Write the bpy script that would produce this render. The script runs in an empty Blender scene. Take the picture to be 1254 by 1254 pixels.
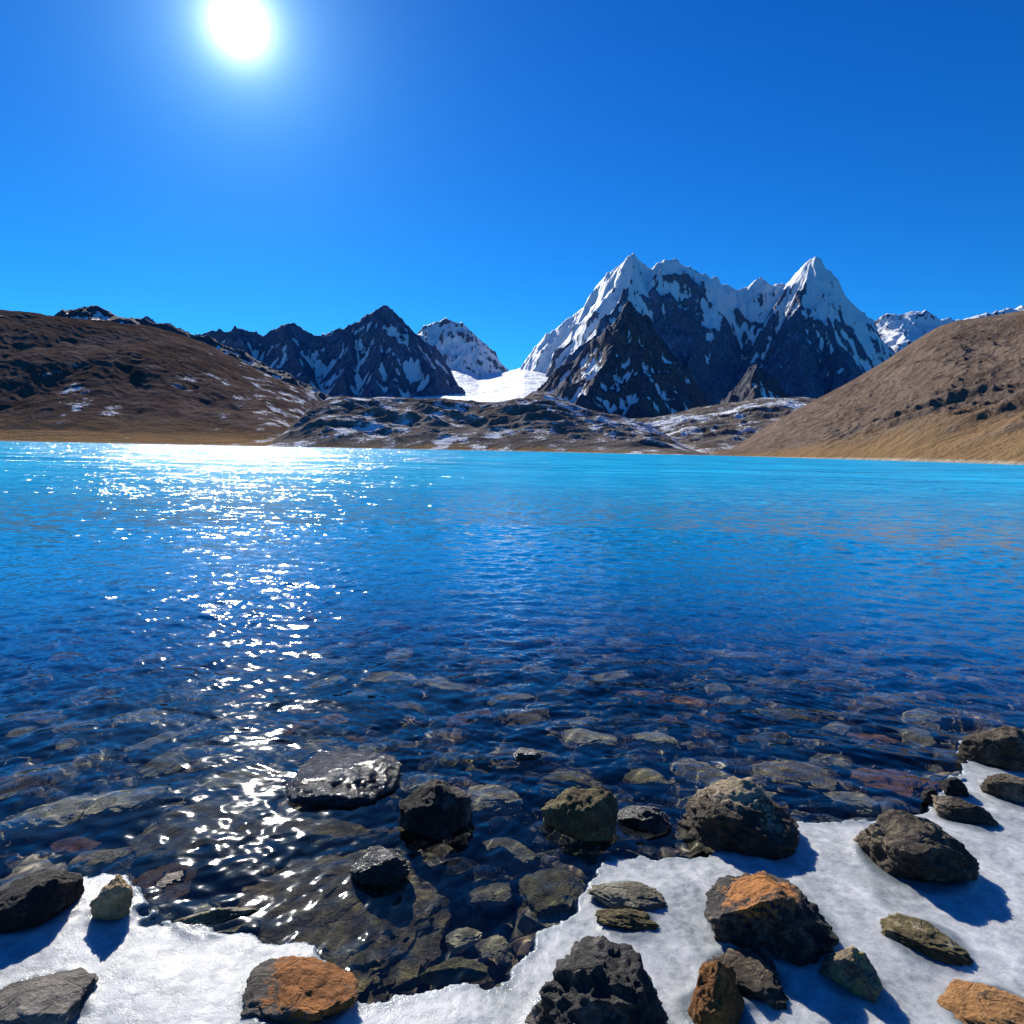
import bpy, math, random
import numpy as np
from mathutils import Vector, Matrix, Quaternion
C = bpy.context
S = C.scene
R = math.radians

# ------------------------------------------------------------------ camera
IMG, FPX = 1254.0, 870.0                     # photograph size, focal length in its pixels
CAM = np.array([0.0, 0.0, 1.7])
PITCH, ROLL = math.atan(76.5 / FPX), R(1.10)
FW = np.array([0, math.cos(PITCH), -math.sin(PITCH)])
_R0, _U0 = np.array([1.0, 0, 0]), np.array([0, math.sin(PITCH), math.cos(PITCH)])
RT = _R0 * math.cos(ROLL) + _U0 * math.sin(ROLL)
UP = -_R0 * math.sin(ROLL) + _U0 * math.cos(ROLL)
cam_d = bpy.data.cameras.new('camera')
cam = bpy.data.objects.new('camera', cam_d)
S.collection.objects.link(cam)
cam_d.sensor_width = 36
cam_d.lens = 36 * FPX / IMG
cam_d.clip_start, cam_d.clip_end = 0.05, 40000
cam.matrix_world = Matrix(((RT[0], UP[0], -FW[0], CAM[0]), (RT[1], UP[1], -FW[1], CAM[1]),
                           (RT[2], UP[2], -FW[2], CAM[2]), (0, 0, 0, 1)))
S.camera = cam

# ------------------------------------------------------------------ sun, sky, exposure
SUNV = FW + RT * ((293 - 627) / FPX) + UP * ((627 - 30) / FPX)
SUNV = SUNV / np.linalg.norm(SUNV)
SUN_EL = math.asin(SUNV[2])
SUN_AZ = math.atan2(SUNV[0], SUNV[1])        # from +Y towards +X
sun_d = bpy.data.lights.new('sun', 'SUN')
sun_d.energy, sun_d.angle, sun_d.color = 5.0, R(0.53), (1.0, 0.95, 0.87)
sun = bpy.data.objects.new('sun', sun_d)
S.collection.objects.link(sun)
sun.rotation_euler = Vector(SUNV).to_track_quat('Z', 'Y').to_euler()
sun.location = (0, 0, 50)

W = bpy.data.worlds.new('World')
S.world = W
W.use_nodes = True
wt = W.node_tree
wt.nodes.clear()
def wn(t, **k):
    n = wt.nodes.new(t)
    for a, b in k.items():
        setattr(n, a, b)
    return n
sky = wn('ShaderNodeTexSky', sky_type='NISHITA', sun_disc=False)
sky.sun_elevation, sky.sun_rotation = SUN_EL, SUN_AZ
sky.altitude, sky.air_density, sky.dust_density, sky.ozone_density = 2500, 1.0, 0.25, 4.0
hsv = wn('ShaderNodeHueSaturation')
hsv.inputs['Hue'].default_value = 0.5
hsv.inputs['Saturation'].default_value = 1.12
hsv.inputs['Value'].default_value = 1.0
wt.links.new(sky.outputs[0], hsv.inputs['Color'])
bg = wn('ShaderNodeBackground')
bg.inputs['Strength'].default_value = 0.072
tint = wn('ShaderNodeMix', data_type='RGBA', blend_type='MULTIPLY')
tint.inputs[0].default_value = 1.0
wt.links.new(hsv.outputs[0], tint.inputs[6])
sepz = wn('ShaderNodeSeparateXYZ')
tcw = wn('ShaderNodeTexCoord')
wt.links.new(tcw.outputs['Generated'], sepz.inputs[0])
zr = wn('ShaderNodeMapRange')
zr.inputs['From Min'].default_value, zr.inputs['From Max'].default_value = 0.0, 0.62
wt.links.new(sepz.outputs[2], zr.inputs['Value'])
tz = wn('ShaderNodeMix', data_type='RGBA')
wt.links.new(zr.outputs[0], tz.inputs[0])
tz.inputs[6].default_value = (0.14, 0.86, 1.20, 1)
tz.inputs[7].default_value = (0.05, 0.60, 1.28, 1)
wt.links.new(tz.outputs[2], tint.inputs[7])
wt.links.new(tint.outputs[2], bg.inputs['Color'])
# the sun itself and the aureole round it, as part of the sky
geo = wn('ShaderNodeTexCoord')
dotn = wn('ShaderNodeVectorMath', operation='DOT_PRODUCT')
wt.links.new(geo.outputs['Generated'], dotn.inputs[0])
dotn.inputs[1].default_value = tuple(SUNV)
def wmath(op, a, b):
    n = wn('ShaderNodeMath', operation=op)
    for i, v in enumerate((a, b)):
        if isinstance(v, (int, float)):
            n.inputs[i].default_value = v
        elif v is not None:
            wt.links.new(v, n.inputs[i])
    return n.outputs[0]
ang = wmath('ARCCOSINE', wmath('MINIMUM', dotn.outputs['Value'], 0.9999999), None)
deg = wmath('MULTIPLY', ang, 180 / math.pi)
def gauss(width, amp, pw=2.0):
    q = wmath('POWER', wmath('DIVIDE', deg, width), pw)
    return wmath('MULTIPLY', wmath('EXPONENT', wmath('MULTIPLY', q, -1.0), None), amp)
glow = gauss(0.78, 4.5, 1.0)
halo = wmath('ADD', gauss(3.0, 0.60, 1.0), gauss(9.0, 0.08, 1.0))
gl = wn('ShaderNodeBackground')
gl.inputs['Color'].default_value = (1.0, 0.98, 0.95, 1)
wt.links.new(glow, gl.inputs['Strength'])
gl2 = wn('ShaderNodeBackground')
gl2.inputs['Color'].default_value = (0.45, 0.88, 1.0, 1)
wt.links.new(halo, gl2.inputs['Strength'])
add0 = wn('ShaderNodeAddShader')
wt.links.new(bg.outputs[0], add0.inputs[0])
wt.links.new(gl2.outputs[0], add0.inputs[1])
addw = wn('ShaderNodeAddShader')
wt.links.new(add0.outputs[0], addw.inputs[0])
wt.links.new(gl.outputs[0], addw.inputs[1])
wo = wn('ShaderNodeOutputWorld')
wt.links.new(addw.outputs[0], wo.inputs['Surface'])

S.view_settings.view_transform = 'Standard'
S.view_settings.look = 'None'
S.view_settings.exposure = 0.6
S.view_settings.gamma = 1.0
S.view_settings.use_curve_mapping = False
S.render.engine = 'CYCLES'
S.cycles.use_denoising = True
S.cycles.denoiser = 'OPENIMAGEDENOISE'
S.cycles.use_adaptive_sampling = False
S.cycles.max_bounces = 8
S.cycles.diffuse_bounces = 2
S.cycles.glossy_bounces = 3
S.cycles.transmission_bounces = 6
S.cycles.transparent_max_bounces = 8
S.cycles.sample_clamp_indirect = 6
S.cycles.blur_glossy = 0.5

# ------------------------------------------------------------------ helpers
def ray(px, py):
    return FW + RT * ((px - 627) / FPX) + UP * ((627 - py) / FPX)
def at_z(px, py, z):                                # where the sight line of a point meets height z
    d = ray(px, py)
    return CAM + d * ((z - CAM[2]) / d[2])
def at_d(px, py, dist):                             # ... or a horizontal distance
    d = ray(px, py)
    return CAM + d * (dist / math.hypot(d[0], d[1]))
def project(P):
    d = P - CAM
    w = d @ FW
    return 627 + FPX * (d @ RT) / w, 627 - FPX * (d @ UP) / w

_rng = np.random.RandomState(7)
_perm = _rng.permutation(256).astype(np.int32)
_perm = np.concatenate([_perm, _perm, _perm])
_g3 = _rng.normal(size=(256, 3)).astype(np.float32)
_g3 /= np.linalg.norm(_g3, axis=1)[:, None]
def perlin(P):
    P = np.asarray(P, np.float32)
    i = np.floor(P).astype(np.int32)
    f = P - i
    i &= 255
    u = f * f * f * (f * (f * 6 - 15) + 10)
    out = 0
    for dx in (0, 1):
        for dy in (0, 1):
            for dz in (0, 1):
                h = _perm[_perm[_perm[(i[..., 0] + dx) & 255] + ((i[..., 1] + dy) & 255)] + ((i[..., 2] + dz) & 255)]
                g = _g3[h]
                d = (f[..., 0] - dx) * g[..., 0] + (f[..., 1] - dy) * g[..., 1] + (f[..., 2] - dz) * g[..., 2]
                w = (u[..., 0] if dx else 1 - u[..., 0]) * (u[..., 1] if dy else 1 - u[..., 1]) * (u[..., 2] if dz else 1 - u[..., 2])
                out = out + d * w
    return out * 1.5
def fbm(P, oct=5, lac=2.03, gain=0.5):
    a, s, o = 1.0, 0.0, np.asarray(P, np.float32)
    for k in range(oct):
        s = s + a * perlin(o + k * 17.3)
        a *= gain
        o = o * lac
    return s
def ridged(P, oct=5, lac=2.05, gain=0.5):
    a, s, o, w = 1.0, 0.0, np.asarray(P, np.float32), 1.0
    for k in range(oct):
        n = 1 - np.abs(perlin(o + k * 11.7)) * 1.6
        n = np.clip(n, 0, 1) ** 2 * w
        s = s + a * n
        w = np.clip(n * 1.6, 0, 1)
        a *= gain
        o = o * lac
    return s
def xyz(x, y, z=0.0):
    return np.stack([x, y, np.zeros_like(x) + z], -1)
def sstep(a, b, x):
    t = np.clip((x - a) / (b - a), 0, 1)
    return t * t * (3 - 2 * t)

def link(o):
    S.collection.objects.link(o)
    return o
def mesh_obj(name, V, F4=None, F3=None, mat=None, attrs=None, smooth=True):
    V = np.asarray(V, np.float32).reshape(-1, 3)
    me = bpy.data.meshes.new(name)
    F = F4 if F4 is not None else F3
    n = F.shape[1]
    me.vertices.add(len(V))
    me.vertices.foreach_set('co', V.ravel())
    me.loops.add(F.size)
    me.loops.foreach_set('vertex_index', F.astype(np.int32).ravel())
    me.polygons.add(len(F))
    me.polygons.foreach_set('loop_start', np.arange(0, F.size, n, dtype=np.int32))
    me.polygons.foreach_set('loop_total', np.full(len(F), n, np.int32))
    me.polygons.foreach_set('use_smooth', np.full(len(F), smooth))
    me.update(calc_edges=True)
    for k, a in (attrs or {}).items():
        at = me.attributes.new(k, 'FLOAT', 'POINT')
        at.data.foreach_set('value', np.asarray(a, np.float32).ravel())
    if mat:
        me.materials.append(mat)
    return link(bpy.data.objects.new(name, me))
def grid_faces(nr, nc, flip=False):
    i = np.arange((nr - 1) * nc).reshape(nr - 1, nc)[:, :-1].ravel()
    f = np.stack([i, i + 1, i + nc + 1, i + nc], -1)
    return f[:, ::-1] if flip else f
def tag(o, label=None, cat=None, group=None, kind=None):
    for k, v in (('label', label), ('category', cat), ('group', group), ('kind', kind)):
        if v:
            o[k] = v
    return o

# ------------------------------------------------------------------ node helpers
class NT:
    def __init__(s, name):
        s.m = bpy.data.materials.new(name)
        s.m.use_nodes = True
        s.t = s.m.node_tree
        s.t.nodes.clear()
        s.out = s.t.nodes.new('ShaderNodeOutputMaterial')
    def n(s, ty, ins=None, **k):
        nd = s.t.nodes.new(ty)
        for a, b in k.items():
            setattr(nd, a, b)
        for a, b in (ins or {}).items():
            s.set(nd.inputs[a], b)
        return nd
    def set(s, sock, v):
        if isinstance(v, bpy.types.NodeSocket):
            s.t.links.new(v, sock)
        elif isinstance(v, (tuple, list)) and len(v) == 3 and sock.type == 'RGBA':
            sock.default_value = (*v, 1)
        else:
            sock.default_value = v
    def math(s, op, a, b=0.0, clamp=False):
        nd = s.n('ShaderNodeMath', operation=op, use_clamp=clamp)
        s.set(nd.inputs[0], a)
        s.set(nd.inputs[1], b)
        return nd.outputs[0]
    def ramp(s, fac, stops, interp='LINEAR'):
        nd = s.n('ShaderNodeValToRGB', {'Fac': fac})
        cr = nd.color_ramp
        cr.interpolation = interp
        while len(cr.elements) < len(stops):
            cr.elements.new(0.5)
        for e, (p, c) in zip(cr.elements, stops):
            e.position = p
            e.color = (*c, 1) if isinstance(c, (tuple, list)) else (c, c, c, 1)
        return nd.outputs['Color']
    def mr(s, v, a, b, c=0.0, d=1.0, smooth=True):
        nd = s.n('ShaderNodeMapRange', {'Value': v, 'From Min': a, 'From Max': b, 'To Min': c, 'To Max': d})
        nd.interpolation_type = 'SMOOTHSTEP' if smooth else 'LINEAR'
        return nd.outputs['Result']
    def mix(s, f, a, b, mode='MIX'):
        nd = s.n('ShaderNodeMix', data_type='RGBA', blend_type=mode)
        s.set(nd.inputs[0], f)
        s.set(nd.inputs[6], a)
        s.set(nd.inputs[7], b)
        return nd.outputs[2]
    def noise(s, vec, scale, detail=6, rough=0.55, dist=0.0, lac=2.0):
        return s.n('ShaderNodeTexNoise', {'Vector': vec, 'Scale': scale, 'Detail': detail, 'Roughness': rough, 'Distortion': dist, 'Lacunarity': lac}).outputs['Fac']
    def mapping(s, vec, scale=(1, 1, 1), rot=(0, 0, 0), loc=(0, 0, 0)):
        return s.n('ShaderNodeMapping', {'Vector': vec, 'Scale': scale, 'Rotation': rot, 'Location': loc}).outputs[0]
    def bump(s, h, dist, strength=1.0, normal=None):
        ins = {'Height': h, 'Distance': dist, 'Strength': strength}
        if normal is not None:
            ins['Normal'] = normal
        return s.n('ShaderNodeBump', ins).outputs[0]
    def coord(s, which='Object'):
        return s.n('ShaderNodeTexCoord').outputs[which]
    def attr(s, name):
        return s.n('ShaderNodeAttribute', attribute_name=name).outputs['Fac']
    def bsdf(s, **k):
        b = s.n('ShaderNodeBsdfPrincipled', {a.replace('_', ' '): v for a, v in k.items()})
        return b.outputs[0]
    def done(s, sh):
        s.t.links.new(sh, s.out.inputs['Surface'])
        return s.m

# ------------------------------------------------------------------ ice outline, lake bed profile
ICE_PX = [(-260, 1120), (-120, 1105), (0, 1096), (60, 1075), (96, 1066), (116, 1068), (140, 1066), (166, 1075), (180, 1092),
          (176, 1110), (194, 1112), (188, 1122), (225, 1122), (262, 1132), (310, 1138), (345, 1146), (388, 1152),
          (408, 1172), (425, 1205), (444, 1223), (474, 1222), (507, 1208), (551, 1199), (591, 1204), (618, 1195),
          (635, 1171), (668, 1135), (692, 1121), (703, 1094), (720, 1074), (728, 1062), (738, 1053), (762, 1048),
          (787, 1044), (817, 1044), (840, 1046), (900, 1030), (950, 1012), (978, 1002), (1018, 1001), (1056, 1000), (1078, 1001),
          (1110, 996), (1138, 985), (1152, 965), (1158, 951), (1179, 945), (1182, 930), (1170, 918), (1180, 905),
          (1240, 896), (1320, 885), (1420, 880), (1560, 868)]
ice_xy = [tuple(at_z(x, y, 0.02)[:2]) for x, y in ICE_PX]
ice_poly = np.array([(-9.0, 1.6)] + [(-4.5, 2.1)] + ice_xy + [(12.0, 4.2), (14.0, -6.0), (-9.0, -6.0)])
def poly_sd(x, y, poly):                             # negative inside
    shp = x.shape
    p = np.stack([x.ravel(), y.ravel()], -1)
    dmin = np.full(len(p), 1e9)
    inside = np.zeros(len(p), bool)
    for a, b in zip(poly, np.roll(poly, -1, 0)):
        ab = b - a
        t = np.clip(((p - a) @ ab) / (ab @ ab + 1e-12), 0, 1)
        q = p - (a + t[:, None] * ab)
        dmin = np.minimum(dmin, (q * q).sum(1))
        c = ((a[1] > p[:, 1]) != (b[1] > p[:, 1]))
        xi = (b[0] - a[0]) * (p[:, 1] - a[1]) / (b[1] - a[1] + 1e-12) + a[0]
        inside ^= c & (p[:, 0] < xi)
    d = np.sqrt(dmin)
    return np.where(inside, -d, d).reshape(shp)
def bed_z(x, y):
    sd = poly_sd(x, y, ice_poly)
    s = np.maximum(sd, 0)
    dep = 0.16 + 0.20 * (1 - np.exp(-s / 0.25)) + 0.05 * s
    dep = np.where(s > 5, dep + (s - 5) * 0.16, dep)
    dep = np.minimum(dep, 5.0)
    land = np.clip((-sd - 3.0) * 0.10, 0, 1.2)
    return -dep + land + 0.06 * fbm(xyz(x * 0.9, y * 0.9), 4)

# ------------------------------------------------------------------ materials of the setting
def mat_bed():
    t = NT('lake_bed')
    P = t.coord()
    n1 = t.noise(P, 1.3, 5)
    vor = t.n('ShaderNodeTexVoronoi', {'Vector': P, 'Scale': 9.0, 'Randomness': 1.0})
    col = t.ramp(n1, [(0.3, (0.030, 0.030, 0.026)), (0.55, (0.085, 0.076, 0.056)), (0.75, (0.19, 0.155, 0.10))])
    col = t.mix(0.5, col, t.mix(t.n('ShaderNodeSeparateColor', {'Color': vor.outputs['Color']}).outputs[0], (0.02, 0.02, 0.018), (0.22, 0.185, 0.125)))
    h = t.math('ADD', t.math('MULTIPLY', vor.outputs['Distance'], -1.0), t.noise(P, 14, 5))
    return t.done(t.bsdf(Base_Color=col, Roughness=0.8, Normal=t.bump(h, 0.05)))

def mat_water():
    t = NT('lake_water')
    P = t.coord()
    sep = t.n('ShaderNodeSeparateXYZ', {'Vector': P})
    dist = t.n('ShaderNodeVectorMath', {0: P}, operation='LENGTH').outputs['Value']
    # small ripples the mesh is too coarse for, then the wavelets of the open lake: slopes added to the mesh normal
    def slopes(scale, rot, amp, detail=3.0):
        c = t.n('ShaderNodeTexNoise', {'Vector': t.mapping(P, scale, (0, 0, rot)), 'Scale': 1.0, 'Detail': detail, 'Roughness': 0.6, 'Distortion': 0.3}).outputs['Color']
        v = t.n('ShaderNodeVectorMath', {0: c, 1: (0.5, 0.5, 0.5)}, operation='SUBTRACT').outputs[0]
        v = t.n('ShaderNodeVectorMath', {0: v, 1: (1.3, 1, 0)}, operation='MULTIPLY').outputs[0]
        return t.n('ShaderNodeVectorMath', {0: v, 'Scale': amp}, operation='SCALE').outputs[0]
    gust = t.mr(t.noise(t.mapping(P, (0.05, 0.11, 1)), 1.0, 4), 0.3, 0.7, 0.5, 1.35)
    a1 = t.math('MULTIPLY', t.mr(dist, 2.5, 9.0, 0.17, 0.50), gust)
    a2 = t.math('MULTIPLY', t.mr(dist, 7.0, 22.0, 0.0, 1.55), gust)
    add = lambda p, q: t.n('ShaderNodeVectorMath', {0: p, 1: q}, operation='ADD').outputs[0]
    nrm = add(add(t.n('ShaderNodeNewGeometry').outputs['Normal'], slopes((15, 22, 1), R(14), a1)), add(slopes((2.4, 4.0, 1), R(-8), a2), slopes((0.45, 1.3, 1), R(6), t.math('MULTIPLY', t.mr(dist, 9.0, 40.0), 0.8))))
    nrm = add(nrm, slopes((0.07, 0.30, 1), R(4), t.math('MULTIPLY', t.mr(dist, 20.0, 90.0), 1.7)))
    nrm = t.n('ShaderNodeVectorMath', {0: nrm}, operation='NORMALIZE').outputs[0]
    inc = t.n('ShaderNodeNewGeometry').outputs['Incoming']
    dt = t.n('ShaderNodeVectorMath', {0: inc, 1: nrm}, operation='DOT_PRODUCT').outputs['Value']
    fr = t.math('ADD', 0.02, t.math('MULTIPLY', 0.98, t.math('POWER', t.math('SUBTRACT', 1.0, t.math('ABSOLUTE', dt)), 5.0)), True)
    fr = t.math('MULTIPLY', fr, t.mr(dist, 5.0, 45.0, 1.0, 0.36))   # steep wavelets reflect less at a grazing view
    gl = t.n('ShaderNodeBsdfGlossy', {'Color': (1, 1, 1), 'Roughness': t.math('ADD', t.mr(dist, 3.0, 12.0, 0.04, 0.07), t.mr(dist, 12.0, 60.0, 0.0, 0.045)), 'Normal': nrm}).outputs[0]
    rf = t.n('ShaderNodeBsdfRefraction', {'Color': (0.90, 0.97, 1.0), 'Roughness': 0.0, 'IOR': 1.333, 'Normal': nrm}).outputs[0]
    # fine glacial silt hanging in the deeper water scatters turquoise light back
    inv = t.math('DIVIDE', 1.0, dist)
    silt = t.n('ShaderNodeBsdfDiffuse', {'Color': t.mix(t.mr(inv, 0.16, 0.012, 0.0, 1.0, False), (0.003, 0.13, 0.46), (0.006, 0.38, 0.66)), 'Normal': nrm}).outputs[0]
    def mixs(f, a, b):
        m = t.n('ShaderNodeMixShader', {1: a, 2: b})
        t.set(m.inputs[0], f)
        return m.outputs[0]
    mx = mixs(fr, mixs(t.mr(inv, 0.205, 0.050), rf, silt), gl)
    return t.done(mx)

def mat_ice():
    t = NT('shore_ice')
    P = t.coord()
    n1 = t.noise(P, 2.0, 8, 0.62, 0.6)
    n2 = t.noise(P, 24, 7, 0.7, 0.3)
    n3 = t.noise(P, 170, 3, 0.6)
    n4 = t.noise(t.mapping(P, (1, 0.35, 1), (0, 0, R(25))), 7, 6, 0.6, 1.2)
    f = t.math('ADD', t.math('MULTIPLY', n1, 0.40), t.math('ADD', t.math('MULTIPLY', n2, 0.34), t.math('MULTIPLY', n4, 0.26)))
    col = t.ramp(f, [(0.39, (0.21, 0.23, 0.23)), (0.46, (0.34, 0.36, 0.36)), (0.53, (0.47, 0.485, 0.485)), (0.62, (0.64, 0.65, 0.645))])
    col = t.mix(t.mr(t.math('ADD', t.attr('thin'), t.math('MULTIPLY', t.math('SUBTRACT', n2, 0.5), 1.2)), 0.30, 1.0, 0.0, 0.75), col, (0.10, 0.13, 0.145))
    h = t.math('ADD', t.math('MULTIPLY', n2, 0.6), t.math('MULTIPLY', n3, 0.22))
    nrm = t.bump(h, 0.006)
    rough = t.mr(n2, 0.35, 0.65, 0.2, 0.5)
    rough = t.math('MULTIPLY', rough, t.mr(t.attr('thin'), 0.2, 0.9, 1.0, 0.3))
    return t.done(t.bsdf(Base_Color=col, Roughness=rough, Normal=nrm, IOR=1.31, Specular_IOR_Level=0.2, Subsurface_Weight=0.5, Subsurface_Radius=(0.6, 0.8, 1.0), Subsurface_Scale=0.07))

# ------------------------------------------------------------------ lake bed / ground sheet
def polar(r, th):
    rr, tt = np.meshgrid(r, th, indexing='ij')
    return rr * np.sin(tt), rr * np.cos(tt)
def build_ground():
    r = np.concatenate([[0.02], np.geomspace(0.5, 14, 260), np.geomspace(14.5, 9000, 110)])
    th = np.linspace(-math.pi, math.pi, 361)
    x, y = polar(r, th)
    z = bed_z(x, y)
    d = np.hypot(x, y)
    z = np.where(d > 40, np.maximum(z, -5), z)
    back = sstep(4, 30, -y) * 1.5
    z = z + back
    far = sstep(1300, 2200, d)
    z = z * (1 - far) + far * 2.0
    o = mesh_obj('ground', xyz(x, y, z), grid_faces(len(r), len(th)), mat=mat_bed())
    return tag(o, kind='structure')

# ------------------------------------------------------------------ water
def build_water():
    r = np.concatenate([np.geomspace(0.9, 16, 860), np.geomspace(16.2, 2600, 230)])
    th = np.linspace(R(-62), R(62), 900)
    x, y = polar(r, th)
    d = np.hypot(x, y)
    sp = np.maximum(np.gradient(r)[:, None] + 0 * x, d * (th[1] - th[0]))
    rng = np.random.RandomState(3)
    z = np.zeros_like(x)
    wx = x + 0.35 * fbm(xyz(x * 0.35, y * 0.35, 3.0), 3)
    wy = y + 0.35 * fbm(xyz(x * 0.35, y * 0.35, 9.0), 3)
    amp = 0.75 + 0.5 * sstep(-0.35, 0.45, fbm(xyz(x * 0.22, y * 0.16, 5.0), 3))
    for k in range(60):
        lam = math.exp(rng.uniform(math.log(0.07), math.log(0.62)))
        a = rng.normal(0, 0.85) + R(80 if k % 4 else 112)
        kx, ky = math.cos(a) * 2 * math.pi / lam, math.sin(a) * 2 * math.pi / lam
        A = 0.0036 * lam ** 0.95 * rng.uniform(0.5, 1.3)
        fade = sstep(2.2, 4.5, lam / sp)
        z += A * fade * np.sin(kx * wx + ky * wy + rng.uniform(0, 6.283))
    calm = 0.30 + 0.70 * sstep(2.4, 6.0, d)
    z *= amp * calm
    for k in range(14):                              # fine chop in the shallows, which also focuses the light on the bed
        lam = math.exp(rng.uniform(math.log(0.055), math.log(0.15)))
        a = rng.uniform(0, math.pi)
        kx, ky = math.cos(a) * 2 * math.pi / lam, math.sin(a) * 2 * math.pi / lam
        z += 0.021 * lam / 6.283 * sstep(2.5, 4.5, lam / sp) * np.sin(kx * wx * 1.0 + ky * wy + rng.uniform(0, 6.283)) * (0.4 + 0.6 * amp) * (1 - 0.85 * sstep(3.0, 5.0, d))
    o = mesh_obj('water', xyz(x, y, z), grid_faces(len(r), len(th)), mat=mat_water())
    o.cycles.use_deform_motion = False
    return tag(o, kind='structure')

# ------------------------------------------------------------------ ice shelf
def build_ice(rims):
    r = np.concatenate([np.geomspace(0.05, 1.5, 30), np.geomspace(1.52, 9, 560)])
    th = np.linspace(R(-80), R(85), 900)
    x, y = polar(r, th)
    sd = poly_sd(x, y, ice_poly)
    n = fbm(xyz(x * 5.0, y * 5.0, 2.0), 5)
    sd = sd + 0.045 * n + 0.014 * fbm(xyz(x * 22, y * 22, 4.0), 4)
    z = -0.05 + 0.059 * sstep(0.010, -0.014, sd) + 0.014 * sstep(-0.01, -0.30, sd)
    und = 0.007 * fbm(xyz(x * 2.5, y * 2.5, 8.0), 5) + 0.0016 * fbm(xyz(x * 22, y * 22, 1.0), 4)
    edge = 0.002 * np.exp(-(sd + 0.05) ** 2 / 0.04 ** 2) * (0.5 + n)
    z = z + (und + edge) * sstep(0.03, -0.06, sd)
    for (cx, cy, rad) in rims:
        dd = np.hypot(x - cx, y - cy) - rad
        z = z + 0.012 * np.exp(-dd ** 2 / 0.03 ** 2) * sstep(0.0, -0.04, sd) * (0.6 + n)
    F = grid_faces(len(r), len(th))
    keep = (sd.ravel()[F] < 0.014).all(1)
    F = F[keep]
    used = np.unique(F)
    idx = np.full(x.size, -1)
    idx[used] = np.arange(len(used))
    V = xyz(x, y, z).reshape(-1, 3)[used]
    rim = np.exp(np.minimum(sd, 0) / 0.06)
    for (cx, cy, rad) in rims:
        rim = np.maximum(rim, np.exp(-np.maximum(np.hypot(x - cx, y - cy) - rad, 0) / 0.04))
    o = mesh_obj('ice', V, idx[F], mat=mat_ice(), attrs={'thin': rim.ravel()[used]})
    return tag(o, kind='structure')

ground = build_ground()
water = build_water()
sun_d.cycles.is_caustics_light = True                # sunlight refracted by the ripples
water.cycles.is_caustics_caster = True

# ------------------------------------------------------------------ far country: strips and ridge skeletons
def interp_pts(pts, n):
    p = np.array(pts, float)
    t = np.concatenate([[0], np.cumsum(np.hypot(*np.diff(p[:, :2], axis=0).T))])
    q = np.linspace(0, t[-1], n)
    return np.stack([np.interp(q, t, p[:, k]) for k in range(p.shape[1])], -1)
def hor_dir(px):                                     # level direction under a column of the photograph at the horizon
    d = ray(px, 550.5 + (px - 627) * math.tan(ROLL))
    return math.atan2(d[0], d[1])

def strip_hill(name, crest, base, mat, prof, ncol=700, nrow=260, noise=None, back=1.5, snow=None, zb=-4.0):
    """A hill as heights over the land between a shore line and a crest line: crest/base = [(px, py, dist)] / [(px, dist)]"""
    cr = np.array(crest, float)
    bs = np.array(base, float)
    px = np.linspace(cr[0, 0], cr[-1, 0], ncol)
    # a smooth curve through the crest points
    cy = np.interp(px, cr[:, 0], cr[:, 1])
    cd = np.interp(px, cr[:, 0], cr[:, 2])
    bd = np.interp(px, bs[:, 0], bs[:, 1])
    k = max(3, ncol // 60)
    ker = np.hanning(2 * k + 1)
    ker /= ker.sum()
    sm = lambda a: np.convolve(np.pad(a, k, mode='edge'), ker, 'valid')
    cy, cd, bd = sm(cy), sm(cd), sm(bd)
    az = np.array([hor_dir(p) for p in px])
    top = np.array([at_d(p, y, d)[2] for p, y, d in zip(px, cy, cd)])
    t = np.concatenate([np.linspace(-0.12, 0, 8)[:-1], np.linspace(0, 1.0, nrow) ** 1.15, np.linspace(1.0, 2.2, 50)[1:]])
    T, AZ = np.meshgrid(t, az, indexing='ij')
    D = bd + (cd - bd) * T
    X, Y = D * np.sin(AZ), D * np.cos(AZ)
    pf = np.array(prof, float)
    up = np.interp(np.clip(T, 0, 1), pf[:, 0], pf[:, 1])
    Z = np.where(T <= 1, up * top, top * (1 - back * np.clip(T - 1, 0, 1.2) ** 1.6))
    Z = np.where(T < 0, T * 60, Z)
    env = np.clip(T * 5, 0, 1)
    if noise:
        Z = Z + noise(X, Y, T, top, px[None, :] + 0 * T) * env
    Z = np.maximum(Z, zb - 20)
    nrm_slope = np.gradient(Z, axis=0)
    at = {'t': np.clip(T, 0, 1)}
    if snow:
        at['snow'] = snow(X, Y, Z, T, px[None, :] + 0 * T)
    return tag(mesh_obj(name, xyz(X, Y, Z), grid_faces(len(t), ncol), mat=mat, attrs=at), kind='structure')

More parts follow.
